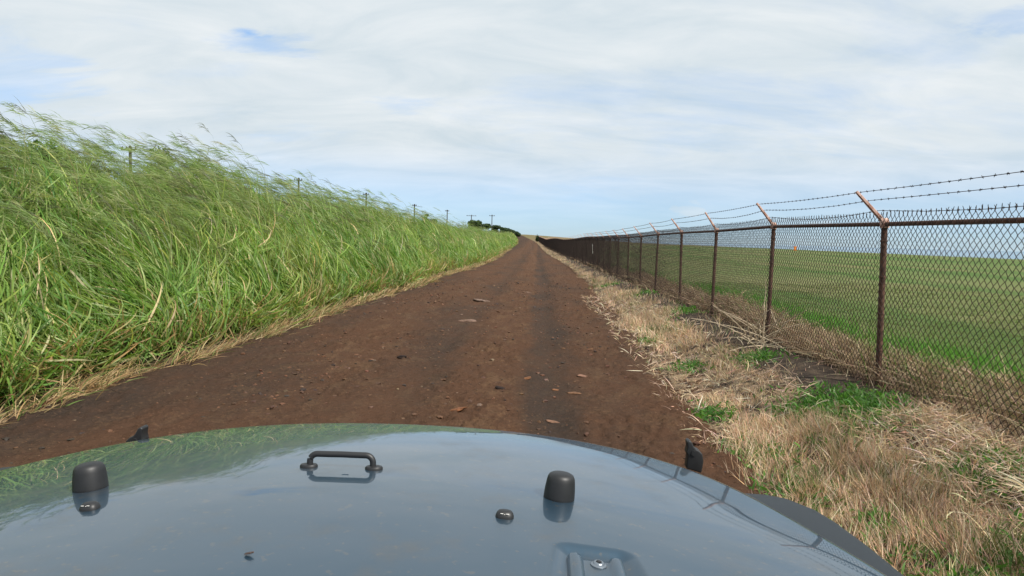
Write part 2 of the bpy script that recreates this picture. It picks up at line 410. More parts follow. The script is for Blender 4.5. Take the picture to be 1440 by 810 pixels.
# ---- dry fringe where the tall grass meets the road
E_ = Blades()
for y0, y1, pm, wm in ((1, 16, 420, 1), (16, 45, 190, 1.7), (45, 120, 60, 3)):
    N = int((y1 - y0) * pm); Y = U(y0, y1, N)
    cl = vn(Y * 1.7, Y * 0, 51); k = rng.random(N) < .15 + 1.1 * cl ** 1.5; Y = Y[k]; N = len(Y)
    X = e_left(Y) + curve(Y) - (fbm(Y * .6, Y * 0, 45) - .5) * .7 - (fbm(Y * 3, Y * 0, 46) - .5) * .3 + rng.normal(.0, .11, N)
    b = np.stack([X, Y, road_z(X - curve(Y), Y) - .01], -1)
    col = pick([(.4, .28, .14), (.3, .19, .09), (.5, .4, .23), (.12, .17, .045)], [3, 2, 1, 1.5], N)
    az = rng.normal(R(70), R(60), N)
    E_.add(b, unit(az, U(R(15), R(75), N)), unit(az, U(-.35, -.05, N)), U(.5, .97, N), U(.1, .42, N), U(.005, .013, N) * wm, 4, col)
tag(E_.build('grass_fringe', M_DRY), 'tan dry grass blades lying along the left edge of the dirt road', 'dry grass', kind='stuff')

# ---- dry mown verge on the right
D_ = Blades()
STRAW = [(.64, .485, .33), (.54, .395, .265), (.78, .64, .47), (.56, .37, .24), (.42, .33, .25)]
def verge(y0, y1, per_m2, wm, K):
    N = int((y1 - y0) * 2.0 * per_m2); Y = U(y0, y1, N); x = U(1.35, 3.35, N); er = e_right(Y) + (fbm(Y * .6, Y * 0 + 8, 23) - .5) * .35 + (fbm(Y * 3, Y * 0, 24) - .5) * .2
    X = x + curve(Y)
    d = fbm(X * 1.1, Y * .8, 61); bare = sstep(2.4, 2.75, x - (fbm(Y * .7, X * .4, 62) - .5) * .9) * sstep(3.6, 3.3, x)
    cl = .6 * vn(X * 11, Y * 11, 63) + .4 * vn(X * 4, Y * 4, 68)
    edge = sstep(-.22, .45, x - er - (fbm(X * 2, Y * 2, 65) - .5) * .5)
    k = rng.random(N) < edge * (.2 + 1.1 * sstep(.32, .55, d)) * (.1 + 1.5 * cl ** 1.6) * (1 - .93 * bare)
    X, Y, x, d, cl = X[k], Y[k], x[k], d[k], cl[k]; N = len(X)
    b = np.stack([X, Y, terr(X, Y) - .01], -1)
    hgt = (.05 + .11 * sstep(.3, .7, d)) * (.45 + 1.1 * cl) * U(.55, 1.35, N)
    col = pick(STRAW, [3, 2, 1.4, 1.7, 1.2], N, .18)
    tone = fbm(X * .8, Y * .6, 64)[:, None]
    col = col * (.6 + .75 * tone) * np.array([1, .97, .93])
    gr = rng.random(N) < .04 + .5 * sstep(.55, .66, fbm(X * 1.7, Y * 1.3, 66)); col[gr] = pick([(.11, .16, .045)], [1], gr.sum())
    az = (fbm(X * 7, Y * 7, 67, 2) - .5) * 12 + rng.normal(0, .8, N)
    D_.add(b, unit(az, U(R(38), R(89), N)), unit(az + rng.normal(0, .5, N) - .5, U(-.2, .4, N)), U(.0, .55, N), hgt * 1.05, U(.003, .0062, N) * wm, K, col)
verge(1.5, 8, 6800, 1.0, 3); verge(8, 16, 2600, 1.5, 3); verge(16, 40, 800, 2.6, 2); verge(40, 110, 200, 5, 2); verge(110, 230, 60, 10, 2)
# flattened straw lying on the verge
for y0, y1, pm, wm in ((2.6, 5.5, 2000, 1), (5.5, 9, 260, 1), (9, 20, 160, 1.6)):
    N = int((y1 - y0) * pm); Y = U(y0, y1, N); X = np.where(Y < 5.4, rng.normal(2.95, .28, N), U(1.3, 2.7, N))
    b = np.stack([X, Y, terr(X, Y) + U(.005, .05, N)], -1); az = U(-np.pi, np.pi, N)
    D_.add(b, unit(az, U(-.05, .9, N)), unit(az + rng.normal(0, 1.0, N), U(-.6, .1, N)), U(.4, .97, N), U(.06, .24, N), U(.004, .008, N) * wm, 4, pick(STRAW, [3, 2, 2, 1, 2], N, .2))
tag(D_.build('dry_verge_grass', M_DRY), 'short straw-coloured mown grass on the verge between dirt road and fence', 'dry grass', kind='stuff')

# ---- heaped dead grass caught along the fence
H_ = Blades()
def heap(y0, y1, per_m, wm, K):
    N = int((y1 - y0) * per_m); Y = U(y0, y1, N); x = rng.normal(3.66, .2, N) + (fbm(Y * .5, Y * 0, 71) - .5) * .45
    k = (x > 3.24) & (x < 4.3) & (rng.random(N) < .3 + vn(Y * 1.2, Y * 0, 72)); Y, x = Y[k], x[k]; N = len(Y); X = x + curve(Y)
    amp = (.5 + .9 * vn(Y * .7, Y * 0, 73)) * np.exp(-((x - 3.6) / .35) ** 2)
    zz = terr(X, Y) + rng.random(N) * .26 * amp
    az = np.where(rng.random(N) < .5, rng.normal(-R(90), R(60), N), U(-np.pi, np.pi, N))
    col = pick([(.42, .31, .2), (.31, .22, .14), (.54, .42, .28), (.22, .15, .1)], [3, 2.4, 1.3, 1.6], N, .18)
    H_.add(np.stack([X, Y, zz], -1), unit(az, U(R(0), R(80), N)), unit(az + rng.normal(0, .6, N), U(-.6, .1, N)), U(.3, .97, N), U(.1, .36, N), U(.003, .007, N) * wm, K, col)
heap(1, 12, 2600, 1, 4); heap(12, 26, 1300, 1.6, 3); heap(26, 60, 420, 2.8, 3); heap(60, 230, 90, 7, 2)
tag(H_.build('dead_grass_heap', M_DRY), 'heaped dead brown grass caught along the foot of the chain-link fence', 'dead grass', kind='stuff')

# ---- green weeds and the green strip and mown field beyond the fence
W_ = Blades()
spots = [(2.62, 5.75, .42, 2300), (2.25, 5.2, .16, 260), (1.72, 5.2, .2, 420), (1.75, 4.35, .22, 420), (1.95, 3.6, .22, 360), (2.55, 4.1, .2, 330), (2.9, 4.2, .2, 330), (2.7, 8.4, .26, 420),
         (1.95, 8.6, .2, 200), (2.5, 3.2, .3, 420), (2.2, 12.5, .3, 300), (2.9, 13.5, .35, 300), (1.85, 11, .2, 220), (2.75, 18.5, .5, 300), (2.5, 24, .5, 200), (1.7, 6.4, .18, 260), (2.05, 3.05, .2, 300)]
for (sx, sy, sr, cnt) in spots:
    x = sx + rng.normal(0, sr * .55, cnt); y = sy + rng.normal(0, sr * .8, cnt)
    az = U(-np.pi, np.pi, cnt); wm = 1 + sy / 14
    W_.add(np.stack([x, y, terr(x, y) + U(0, .04, cnt)], -1), unit(az, U(R(15), R(80), cnt)), unit(az, U(-.5, .1, cnt)), U(.3, .95, cnt), U(.03, .1, cnt), U(.007, .017, cnt) * wm, 3,
           pick([(.085, .2, .04), (.12, .25, .055), (.06, .14, .03)], [2, 2, 1], cnt))
tag(W_.build('green_weeds', M_LEAF), 'small patches of fresh green weeds among the straw of the verge', 'weeds', kind='stuff')
F_ = Blades()
def strip(y0, y1, per_m, wm):
    N = int((y1 - y0) * per_m); Y = U(y0, y1, N); x = rng.normal(4.2, .24, N) + (fbm(Y * .5, Y * 0, 71) - .5) * .5; X = x + curve(Y)
    k = rng.random(N) < .12 + 1.0 * sstep(.3, .62, vn(Y * .45, Y * 0, 75)); X, Y = X[k], Y[k]; N = len(X); az = U(-np.pi, np.pi, N)
    F_.add(np.stack([X, Y, terr(X, Y)], -1), unit(az, U(R(50), R(88), N)), unit(U(-2.4, -.8, N), U(-.2, .3, N)), U(.2, .8, N), U(.14, .44, N), U(.006, .011, N) * wm, 3,
           pick([(.085, .225, .032), (.12, .28, .048), (.07, .17, .03)], [2, 2, 1], N))
strip(2, 14, 2600, 1.1); strip(14, 40, 600, 2.2)
def lawn(x0, x1, y0, y1, per_m2, wm):
    N = int((x1 - x0) * (y1 - y0) * per_m2); X = U(x0, x1, N); Y = U(y0, y1, N); az = U(-np.pi, np.pi, N)
    p = fbm(X * .35, Y * 1.1, 77)
    col = pick([(.11, .155, .05), (.15, .17, .07), (.085, .135, .038), (.23, .19, .11)], [3, 2, 2, 1], N, .15) * (.75 + .5 * p)[:, None]
    F_.add(np.stack([X, Y, terr(X, Y) - .005], -1), unit(az, U(R(25), R(85), N)), unit(az, U(-.2, .3, N)), U(.1, .8, N), U(.025, .06, N), U(.005, .01, N) * wm, 2, col)
lawn(4.0, 9, 3, 13, 900, .9); lawn(4.2, 14, 13, 26, 260, 1.6); lawn(9, 15, 5, 16, 260, 1.5)
tag(F_.build('mown_field_grass', M_LEAF), 'short green field grass beyond the fence with a brighter strip at its foot', 'field grass', kind='stuff')

# ------------------------------------------------------------------ stones
def ico(sub=2):
    bm = bmesh.new(); bmesh.ops.create_icosphere(bm, subdivisions=sub, radius=1)
    V = np.array([v.co[:] for v in bm.verts]); F = np.array([[v.index for v in f.verts] for f in bm.faces]); bm.free(); return V, F
IV, IF = ico(1); IV2, IF2 = ico(3)
N = 20000
Y = 2.2 + 24 * rng.random(N) ** 1.9; x = U(-4.2, 1.7, N)
k = (rng.random(N) < .15 + .9 * sstep(.4, .65, fbm(x * 1.2, Y * .6, 81))); x, Y = x[k], Y[k]; N = len(x)
s_ = (.003 + .018 * rng.random(N) ** 6) * (1 + Y / 25)
jit = 1 + rng.normal(0, .22, (N, len(IV), 1)); th = U(0, 6.28, N)
V = IV[None] * jit * s_[:, None, None] * np.stack([U(.8, 1.4, N), U(.8, 1.4, N), U(.4, .8, N)], -1)[:, None, :]
c, s = np.cos(th)[:, None], np.sin(th)[:, None]
V = np.stack([V[..., 0] * c - V[..., 1] * s, V[..., 0] * s + V[..., 1] * c, V[..., 2]], -1)
V += np.stack([x + curve(Y), Y, road_z(x, Y) + s_ * .15], -1)[:, None, :]
F = (IF[None] + (np.arange(N) * len(IV))[:, None, None]).reshape(-1, 3)
tc = np.repeat(pick([(.14, .07, .04), (.09, .05, .032), (.17, .11, .075), (.05, .036, .03)], [3, 3, .6, 1.6], N), len(IV), 0)
tag(link('gravel', np_mesh('gravel', V.reshape(-1, 3), F, False, tc), M_DRY), 'fine red and brown gravel scattered over the dirt road', 'gravel', kind='stuff')

# photo pixel (1440 wide) to the ground, used to find where things stand
F0, YAW, PITCH, ROLL = 960.0, R(-2.1), R(4.2), R(1.5)
def ray(px, py):
    u, v = px - 720, py - 405
    c, s = math.cos(ROLL), math.sin(ROLL); u, v = c*u + s*v, -s*u + c*v
    d = Vector((u / F0, 1, -v / F0))
    c, s = math.cos(PITCH), math.sin(PITCH); y, z = c*d.y + s*d.z, -s*d.y + c*d.z
    c, s = math.cos(YAW), math.sin(YAW); x, y = c*d.x + s*y, -s*d.x + c*y
    return Vector((x, y, z))
def on_road(px, py):
    d = ray(px, py); t = .5
    while t < 300:
        p = d * t
        if EYE + p.z < float(road_z(np.array([p.x - curve(p.y)]), np.array([p.y]))[0]): break
        t *= 1.004
    return p.x, p.y
def stone(name, px, py, w, h, col, label, cat, seed, group='stones set in the dirt road', flat=.35):
    X, Y = on_road(px, py); r = np.random.default_rng(seed)
    o3 = r.normal(0, 3, 3)
    nn = vn(IV2[:, 0] * 1.6 + o3[0] + 9, IV2[:, 1] * 1.6 + IV2[:, 2] * 1.3 + o3[1] + 9, seed) * .6 + vn(IV2[:, 0] * 4 + 20, IV2[:, 1] * 4 + IV2[:, 2] * 3 + 20, seed + 1) * .25
    V = IV2 * (.62 + nn)[:, None] * np.array([w / 2, h / 2, w * flat / 2])
    m = simple(name, col, .85, spec=.2, nscale=30, namp=.2, bump=.004)
    o = link(name, np_mesh(name, V, IF2, True), m)
    z = float(road_z(np.array([X - float(curve(Y))]), np.array([Y]))[0])
    o.location = (X, Y, z - w * flat * .12); o.rotation_euler = (r.normal(0, .12), r.normal(0, .12), r.normal(0, .4))
    tag(o, label, cat, group)
org = (.2, .09, .042); pale = (.18, .115, .085); drk = (.022, .014, .012)
for a in ((742, 412, .30, .2, pale, 'small pale stone furthest up the dirt road', 1), (680, 424, .5, .26, (.2, .14, .11), 'wide pale flat stone in the middle of the dirt road', 2),
          (657, 452, .42, .2, pale, 'pinkish flat stone in the road nearer than the widest pale one', 3), (740, 532, .11, .08, org, 'small orange stone at the left rim of the dark wheel track', 4),
          (819, 530, .12, .09, (.22, .12, .08), 'tan rounded stone lying to the right of the dark wheel track', 5), (781, 548, .10, .09, org, 'little orange stone inside the dark wheel track', 6),
          (807, 553, .15, .09, (.19, .1, .055), 'long brown-orange stone right of the wheel track nearer than the tan rounded one', 7),
          (643, 576, .16, .1, (.2, .085, .04), 'largest orange stone, close in front of the car hood', 8), (778, 594, .15, .06, (.2, .11, .07), 'thin tan stone nearest to the front edge of the car hood', 9)):
    stone('stone', *a[:6], 'stone', a[6], flat=.2)
for a in ((565, 503, .12, .1, 'dark clod of earth alone in the left half of the dirt road', 11), (704, 547, .12, .08, 'dark clod of earth in the middle of the road before the hood', 12),
          (918, 492, .26, .16, 'dark mound of earth at the straw verge, the further of two', 13), (975, 566, .22, .14, 'dark mound of earth at the straw verge, the nearer of two', 14)):
    stone('earth_clod', *a[:4], drk if a[5] < 13 else (.04, .025, .018), a[4], 'clod', a[5], 'dark clods of earth on the dirt road', .36)

# ------------------------------------------------------------------ chain-link fence
FX = 3.26; Y0 = 6.6; SP = 3.05
def fence_pt(k):
    Y = Y0 + SP * k; return Vector((FX + float(curve(Y)), Y, float(z_rail(Y))))
ks = list(range(-3, 73))
fence = empty('chain_link_fence', (FX, Y0, .3))
tag(fence, 'long rusty chain-link fence topped with three strands of barbed wire beside the straw verge', 'fence')
def fpart(o): o.parent = fence; o.matrix_parent_inverse = fence.matrix_basis.inverted(); return o
fence_inv = Matrix.Translation((FX, Y0, .3)).inverted()
# one bay of woven wire
def bay_mesh(seed):
    r = np.random.default_rng(seed)
    p = .0715; hp = p / 2; nw = int(SP / hp); hz = SP / nw; top = .075; nseg = 52; rad = .003
    V = []; F = []; off = 0
    for j in range(nw):
        k = np.arange(nseg + 1); z = top - k * hp
        y = j * hz + ((k + j) % 2) * hz + 0 * z
        bow = .012 * np.sin(z * 2.1 + 1 + seed) * np.sin(np.pi * y / SP) + (.03 * np.clip((-1.2 - z) / .5, 0, 1) ** 2) * np.sin(y * 1.7 + seed)
        xx = bow + np.where(k % 2 == 0, .0026, -.0026)
        C = np.stack([xx, y, z], -1) + r.normal(0, .0012, (len(k), 3))
        ring = np.array([(1, 0, 0), (0, .8, .6), (-1, 0, 0), (0, -.8, -.6)]) * rad
        v = (C[:, None, :] + ring[None]).reshape(-1, 3)
        q = np.arange(nseg)[:, None] * 4; m = np.arange(4)[None]
        f = np.stack([q + m, q + (m + 1) % 4, q + 4 + (m + 1) % 4, q + 4 + m], -1).reshape(-1, 4)
        V.append(v); F.append(f + off); off += len(v)
        if (j % 2) == 1 or True:      # twisted ends above the rail
            yy = j * hz + (j % 2) * hz
            tw = np.array([(0, yy, top - .002), (.002, yy + r.normal(0, .003), top + .018), (r.normal(0, .004), yy + r.normal(0, .007), top + .04 + r.normal(0, .004))])
            v = (tw[:, None, :] + ring[None] * np.array([1.5, 1.3, .7])[:, None, None]).reshape(-1, 3)
            q = np.arange(2)[:, None] * 4
            f = np.stack([q + m, q + (m + 1) % 4, q + 4 + (m + 1) % 4, q + 4 + m], -1).reshape(-1, 4)
            V.append(v); F.append(f + off); off += len(v)
    me = np_mesh('chain_link_panel', np.concatenate(V), np.concatenate(F), True); me.materials.append(M_WIRE); return me
bays = [bay_mesh(i) for i in range(3)]
def post_mesh(bracketrot=0):
    mb = MB(); mb.tube([(0, 0, -1.95), (0, 0, -.9), (0, 0, .02)], .028, 14)
    for z in (-.16, -.5, -.85, -1.2, -1.5): mb.lathe([(.0288, z - .011), (.031, z - .006), (.031, z + .006), (.0288, z + .011)], 14)   # tie bands
    return mb
pm = None; am = None
ARM = Vector((-.25, 0, .29))
tips = {}
for k in ks:
    P = fence_pt(k); Q = fence_pt(k + 1)
    if k < 72:
        d = Q - P
        o = bpy.data.objects.new('chain_link_panel', bays[k % 3]); COL.objects.link(o); o.parent = fence
        ey = d / SP; ex = Vector((1, 0, 0)) - Vector((1, 0, 0)).project(ey); ez = Vector((0, 0, 1))
        M = Matrix(((1, ey.x, 0, P.x - .036), (0, ey.y, 0, P.y), (0, ey.z, 1, P.z), (0, 0, 0, 1)))
        # a small rotation keeps each bay's line with the slope and the bend
        o.rotation_euler = (math.atan2(d.z, d.y), 0, -math.atan2(d.x, d.y)); o.location = Vector((P.x - .04, P.y, P.z)) - Vector((FX, Y0, .3))
        o.scale = (1, d.length / SP, 1)
    tilt = (rng.normal(0, .012), rng.normal(0, .012), rng.normal(0, .05))
    if pm is None:
        o = post_mesh().build('fence_post', M_RUST, None); pm = o.data
        o.parent = fence
    else:
        o = bpy.data.objects.new('fence_post', pm); COL.objects.link(o); o.parent = fence
    o.location = P - Vector((FX, Y0, .3)) + Vector((.0, 0, 0)); o.rotation_euler = tilt
    if am is None:
        mb = MB()
        # cap sleeve and a folded tapering channel leaning over the road
        mb.lathe([(.036, -.035), (.0405, -.033), (.0405, .03), (.034, .05), (.02, .058)], 14)
        dn = ARM.normalized(); up = Vector((0, 1, 0)); nn = dn.cross(up).normalized()
        for (a0, a1, b0, b1) in (((-.031, .021), (-.021, .015), -.004, .004), ):
            sec = [(-1, -.004), (1, -.004), (1, .004), (-1, .004)]
        Vv = []; Ff = []
        for t, hw, dp in ((-.02, .031, .026), (.03, .03, .024), (.5, .026, .02), (.97, .021, .016), (1.0, .018, .014)):
            c = Vector((0, 0, .03)) + ARM * t
            for a, b in ((-hw, -dp), (-hw, 0), (-hw + .012, .006), (hw - .012, .006), (hw, 0), (hw, -dp), (hw - .005, -dp), (hw - .005, -.006), (-hw + .005, -.006), (-hw + .005, -dp)):
                Vv.append(c + up * a + nn * (b if nn.z > 0 else -b))
        m10 = 10
        for i in range(4):
            for q in range(m10): Ff.append((i*m10+q, i*m10+(q+1) % m10, (i+1)*m10+(q+1) % m10, (i+1)*m10+q))
        Ff.append(tuple(range(m10))[::-1]); Ff.append(tuple(4*m10+q for q in range(m10)))
        mb.add(Vv, Ff)
        a = mb.build('barb_arm', M_ARM, None, auto=35); am = a.data
    else:
        a = bpy.data.objects.new('barb_arm', am); COL.objects.link(a)
    a.parent = o; a.location = (0, 0, .0); ry_ = rng.normal(0, .05); a.rotation_euler = (0, ry_, rng.normal(0, .06))
    Mx = Matrix.Translation(P) @ Matrix.Rotation(ry_, 4, 'Y')
    tips[k] = [Mx @ (Vector((0, 0, .045)) + ARM * t + Vector((.016, 0, .012))) for t in (.86, .58, .25)]
mb = MB(); mb.tube([fence_pt(k) - Vector((FX + .0, Y0, .3)) for k in ks], .0215, 10)
mb.build('top_rail', M_RUST, fence)
for w in range(3):
    mb = MB(); pts = []
    for k in ks[:-1]:
        A = tips[k][w]; B = tips[k + 1][w]; sag = abs(rng.normal(.02, .012)) + (.02 if w == 2 else 0)
        for t in (0, .25, .5, .75): pts.append(A.lerp(B, t) - Vector((0, 0, sag * 4 * t * (1 - t))))
    off = Vector((FX, Y0, .3))
    mb.tube([p - off for p in pts], .0026, 4)
    for i in range(len(pts) - 1):
        A, B = pts[i], pts[i + 1]
        if A.y > 45: break
        nb = 6
        for q in range(nb):
            c = A.lerp(B, (q + .5) / nb) - off; v = Vector((rng.normal(), .35 * rng.normal(), rng.normal())).normalized() * .012; u = Vector((-v.z, .3 * rng.normal() * .02, v.x))
            mb.tube([c - v, c + v], .0019, 3); mb.tube([c - u + Vector((0, .006, 0)), c + u + Vector((0, .006, 0))], .0023, 3)
            mb.tube([c - Vector((0, .011, 0)), c + Vector((0, .013, 0))], .0046, 5)
    mb.build('barbed_wire', M_WIRE, fence)
# pale strip tied to the wire far along
p = Vector((3.26 - .075, 40.0, 0))
mb = MB(); mb.box((-.004, -.045, 0), (.004, .045, .56)); mb.box((.004, -.02, .08), (.03, .02, .1)); mb.box((.004, -.02, .46), (.03, .02, .48))
o = mb.build('marker_strip', M_WHITE, None, bevel=.002); o.location = (p.x, p.y, .86); o.rotation_euler = (0, R(-4), 0)
tag(o, 'thin off-white marker strip tied upright to the wire far along the fence', 'marker')
# dead branching stalks leaning at a fence post
mb = MB(); b0 = Vector((3.02, 9.3, float(terr(3.02, 9.3))))
for i in range(38):
    q = b0 + Vector((random.gauss(.08, .14), random.gauss(0, .3), 0)); d = Vector((random.gauss(-.3, .6), random.gauss(-.3, .55), random.uniform(.2, .8))).normalized(); L_ = random.uniform(.4, 1.0)
    pts = [q]
    for s_ in range(5):
        d = (d + Vector((random.gauss(0, .12), random.gauss(0, .12), -.1))).normalized(); pts.append(pts[-1] + d * L_ / 5)
    mb.tube([p - b0 for p in pts], [.008, .0075, .007, .006, .005, .003], 5)
o = mb.build('dead_stalks', simple('bleached_stalk', (.6, .48, .33), .7, nscale=20, namp=.15)); o.location = b0
tag(o, 'bleached dead stalks tangled at the foot of the second fence post', 'dead branch')

# orange marker out in the field
d = ray(1118, 353); t = 128 / d.y; X, Y = d.x * t, d.y * t; z = float(terr(X, Y))
root = empty('field_marker', (X, Y, z)); tag(root, 'small orange marker board on a stake far out in the green field', 'marker')
mb = MB(); mb.box((-.26, -.025, .38), (.26, .025, 1.15)); mb.build('marker_board', M_ORANGE, root, bevel=.01)
mb = MB(); mb.tube([(0, .06, -.2), (0, .06, 1.25)], .035, 8); mb.build('stake', M_POLE, root)

# ------------------------------------------------------------------ utility poles
poles = [(183, 205, 31, 8.0, 'utility pole with a small crossarm nearest behind the windblown grass'), (420, 250, 29, 8.0, 'utility pole barely clearing the grass, second nearest in the row'),
         (515, 271, 27, 8.0, 'utility pole half hidden by grass plumes, third nearest in the row'), (583, 287, 25.4, 8.0, 'plain dark utility pole, left of the small round dark bush'),
         (629, 295, 22, 8.0, 'short-looking dark utility pole, right of the small round dark bush'), (663, 302, 18.8, 8.0, 'thin utility pole with the widest crossarm, left of the dark far trees'),
         (692, 302, 13, 8.0, 'tall slim utility pole rising out of the dark far trees')]
for i, (px, py, lat, hh, lab) in enumerate(poles):
    d = ray(px, py); t = lat / -d.x; top = d * t + Vector((0, 0, EYE)); gz = float(terr(top.x, top.y))
    root = empty('utility_pole', (top.x, top.y, gz)); tag(root, lab, 'utility pole', 'utility poles beyond the tall grass')
    h = top.z - gz; wm = 1 + .28 * i
    mb = MB(); mb.tube([(0, 0, -.3), (0, 0, h * .5), (0, 0, h)], [.15, .125, .1], 10); mb.build('pole', M_POLE, root)
    aw = {0: .6, 5: 1.4, 6: .8}.get(i, .5)
    mb = MB(); mb.box((-aw, -.19, h - .35), (aw, -.1, h - .24)); ca = mb.build('crossarm', M_POLE, root, bevel=.01)
    for q in (-.85, -.3, .3, .85):
        mb = MB(); mb.lathe([(.03, 0), (.055, .03), (.04, .07), (.06, .1), (.035, .16), (.01, .18)], 10, Matrix.Translation((q * aw, -.15, h - .24)))
        mb.build('insulator', M_RUBBER, ca)

# ------------------------------------------------------------------ trees
def tree(name, px, py, lat, rad, hfrac, lab, seed, nleaf, lsize, cols, cat='tree'):
    r = np.random.default_rng(seed); d = ray(px, py); t = lat / -d.x; top = d * t + Vector((0, 0, EYE))
    X, Y = top.x, top.y; gz = float(terr(X, Y)); h = top.z - gz
    root = empty(name, (X, Y, gz)); tag(root, lab, cat, 'trees behind the tall grass')
    mb = MB(); th = h * .55
    mb.tube([(0, 0, -.3), (.05, 0, th * .5), (0, .05, th), (-.06, 0, h * .8)], [.07 * h / 4 + .04, .05 * h / 4 + .03, .035 * h / 4 + .02, .012], 8)
    blobs = []
    for i in range(11):
        a = r.uniform(0, 6.28); rr = rad * math.sqrt(r.random()) * .75; z = h * (1 - hfrac * r.random()); br = rad * r.uniform(.25, .5)
        z = min(z, h - br * .6); blobs.append((rr * math.cos(a), rr * math.sin(a), z, br))
        mb.tube([(0, 0, th * r.uniform(.5, 1)), (rr * .5 * math.cos(a), rr * .5 * math.sin(a), (th + z) / 2), (rr * math.cos(a), rr * math.sin(a), z)], [.03, .022, .008], 5)
    mb.build('trunk', M_BARK, root)
    B = np.array(blobs); i = r.choice(len(B), nleaf, p=B[:, 3] ** 2 / (B[:, 3] ** 2).sum())
    v = r.normal(size=(nleaf, 3)); v /= np.linalg.norm(v, axis=1, keepdims=True); rr = r.random(nleaf) ** .45
    C = B[i, :3] + v * (B[i, 3] * rr)[:, None] * np.array([1.15, 1.15, .8])
    C[:, 0] -= .12 * np.clip(C[:, 2] / h, 0, 1) * h * .15
    a = r.normal(size=(nleaf, 3)); a /= np.linalg.norm(a, axis=1, keepdims=True); b = np.cross(a, r.normal(size=(nleaf, 3))); b /= np.linalg.norm(b, axis=1, keepdims=True)
    s_ = (lsize * r.uniform(.6, 1.4, nleaf))[:, None]
    V = np.stack([C - a * s_, C + b * s_ * .45, C + a * s_, C - b * s_ * .45], 1).reshape(-1, 3)
    F = np.arange(nleaf * 4).reshape(-1, 4); cl = r.random(len(B))
    col = np.array(cols)[r.integers(0, len(cols), nleaf)] * (.7 + .6 * cl[i])[:, None] * r.uniform(.8, 1.2, (nleaf, 1))
    link('crown', np_mesh('crown', V, F, False, np.repeat(col, 4, 0)), M_TREE, root)
LG = [(.075, .14, .03), (.1, .17, .04), (.055, .1, .025)]; DG = [(.032, .06, .024), (.042, .075, .028), (.055, .085, .034)]
tree('leafy_tree', 112, 208, 10, 1.0, .4, 'bright green leafy treetop left of the nearest utility pole', 1, 5000, .05, LG)
tree('leafy_tree', 238, 211, 12, 1.0, .4, 'bright green leafy treetop just right of the nearest utility pole', 2, 4200, .055, LG)
tree('dark_tree', 290, 231, 14, .8, .45, 'darker treetop behind the grass, right of the two bright green treetops', 3, 3500, .06, [(.045, .085, .025), (.06, .1, .03)])
tree('dark_tree', 4, 186, 10, .6, .4, 'dark treetop at the left border of the view, behind the grass', 4, 3000, .05, [(.045, .085, .025), (.06, .1, .03)])
tree('round_bush', 604, 301, 11.5, .75, .5, 'small round dark bush showing above the far grass between two poles', 5, 2500, .09, DG, 'bush')
for i, (px, py, lat, rad, lab) in enumerate(((671, 311, 13, 1.9, 'highest dark spreading tree, leftmost of the far row by the crossarm pole'), (681, 315, 13, 1.7, 'dark far tree standing just left of the tall slim pole'),
        (700, 317.5, 13, 2.3, 'dark far tree standing just right of the tall slim pole'), (709, 320, 13, 2.2, 'middle dark tree of the low far row right of the tall slim pole'),
        (717, 323, 12, 2.4, 'dark far tree, second from the right end of the row'), (725, 326, 11, 2.6, 'lowest dark tree at the right end of the far row by the road'))):
    tree('dark_tree', px, py, lat, rad, .75, lab, 20 + i, 5200, .2, DG)
for i, (px, py, lat, lab) in enumerate(((756.5, 331, -.2, 'tiny dark bush beside the far end of the dirt road'),)):
    d = ray(px, py); Yb = 236.0; t = Yb / d.y; X = d.x * t; z = float(terr(X, Yb))
    C = np.random.default_rng(5).normal(0, .4, (900, 3)) * np.array([.8, .8, 1.1]); C[:, 2] += .9
    a = rng.normal(size=(900, 3)) * .14; b = rng.normal(size=(900, 3)) * .1
    V = np.stack([C - a, C + b, C + a, C - b], 1).reshape(-1, 3)
    root = empty('roadside_bush', (X, Yb, z)); tag(root, lab, 'bush')
    link('crown', np_mesh('crown', V, np.arange(3600).reshape(-1, 4), False, np.repeat(np.array([[.03, .05, .02]]), 3600, 0)), M_TREE, root)
    mb = MB(); mb.tube([(0, 0, -.2), (0, 0, .9)], .06, 6); mb.build('trunk', M_BARK, root)

# ------------------------------------------------------------------ the car
CX = -.338
car = empty('off_road_car', (CX, 1.2, 0)); tag(car, 'grey-blue off-road car whose glossy hood fills the foreground', 'car')
CO = Vector((CX, 1.2, 0))
hz_c = table([(.2, 1.222), (.7, 1.226), (.9, 1.225), (1.125, 1.2185), (1.284, 1.206), (1.5, 1.185), (1.65, 1.1675), (1.78, 1.149), (2.0, 1.11)])
REC = Vector((.092, .0))       # hinge recess centre line (world X)
HW_Y, HW = [.6, .98, 1.36, 1.66, 1.85], [1.05, .985, .87, .79, .74]
def half_w(y): return np.interp(y, HW_Y, HW)
def hood_h(x, y):
    """height of the hood skin; x measured from the car's centre line, y in world metres"""
    x = np.asarray(x, float); y = np.asarray(y, float)
    z = hz_c(y) - .064 * np.abs(x / .75) ** 2.0
    yy = y - 1.2; st = yy > 0; hw = half_w(y); b_ = np.where(st, .615, .52); n_ = np.where(st, 3.4, 9.0)
    rho = ((np.abs(x) / hw) ** n_ + (np.abs(yy) / b_) ** n_) ** (1 / n_)
    d_ = np.maximum(1 - rho, 0) * np.hypot(x, yy) / np.maximum(rho, 1e-4)
    z = z - .46 * np.maximum(.062 - d_, 0) ** 2 / .124 * sstep(.62, .85, y)      # the shoulder rolls off towards the edge
    for sgn in (1,):
        xr = sgn * x - .432; hw = .05 + .12 * np.clip(.95 - y, 0, .3)
        q = np.maximum(np.abs(xr) - (hw - .016), 0); e = np.sqrt(q ** 2 + np.maximum(y - (.966 - .016), 0) ** 2)
        z = z - .011 * (1 - sstep(.0, .028, e))
    return z
NA, NR = 720, 240
th = np.linspace(0, 2 * np.pi, NA, endpoint=False)
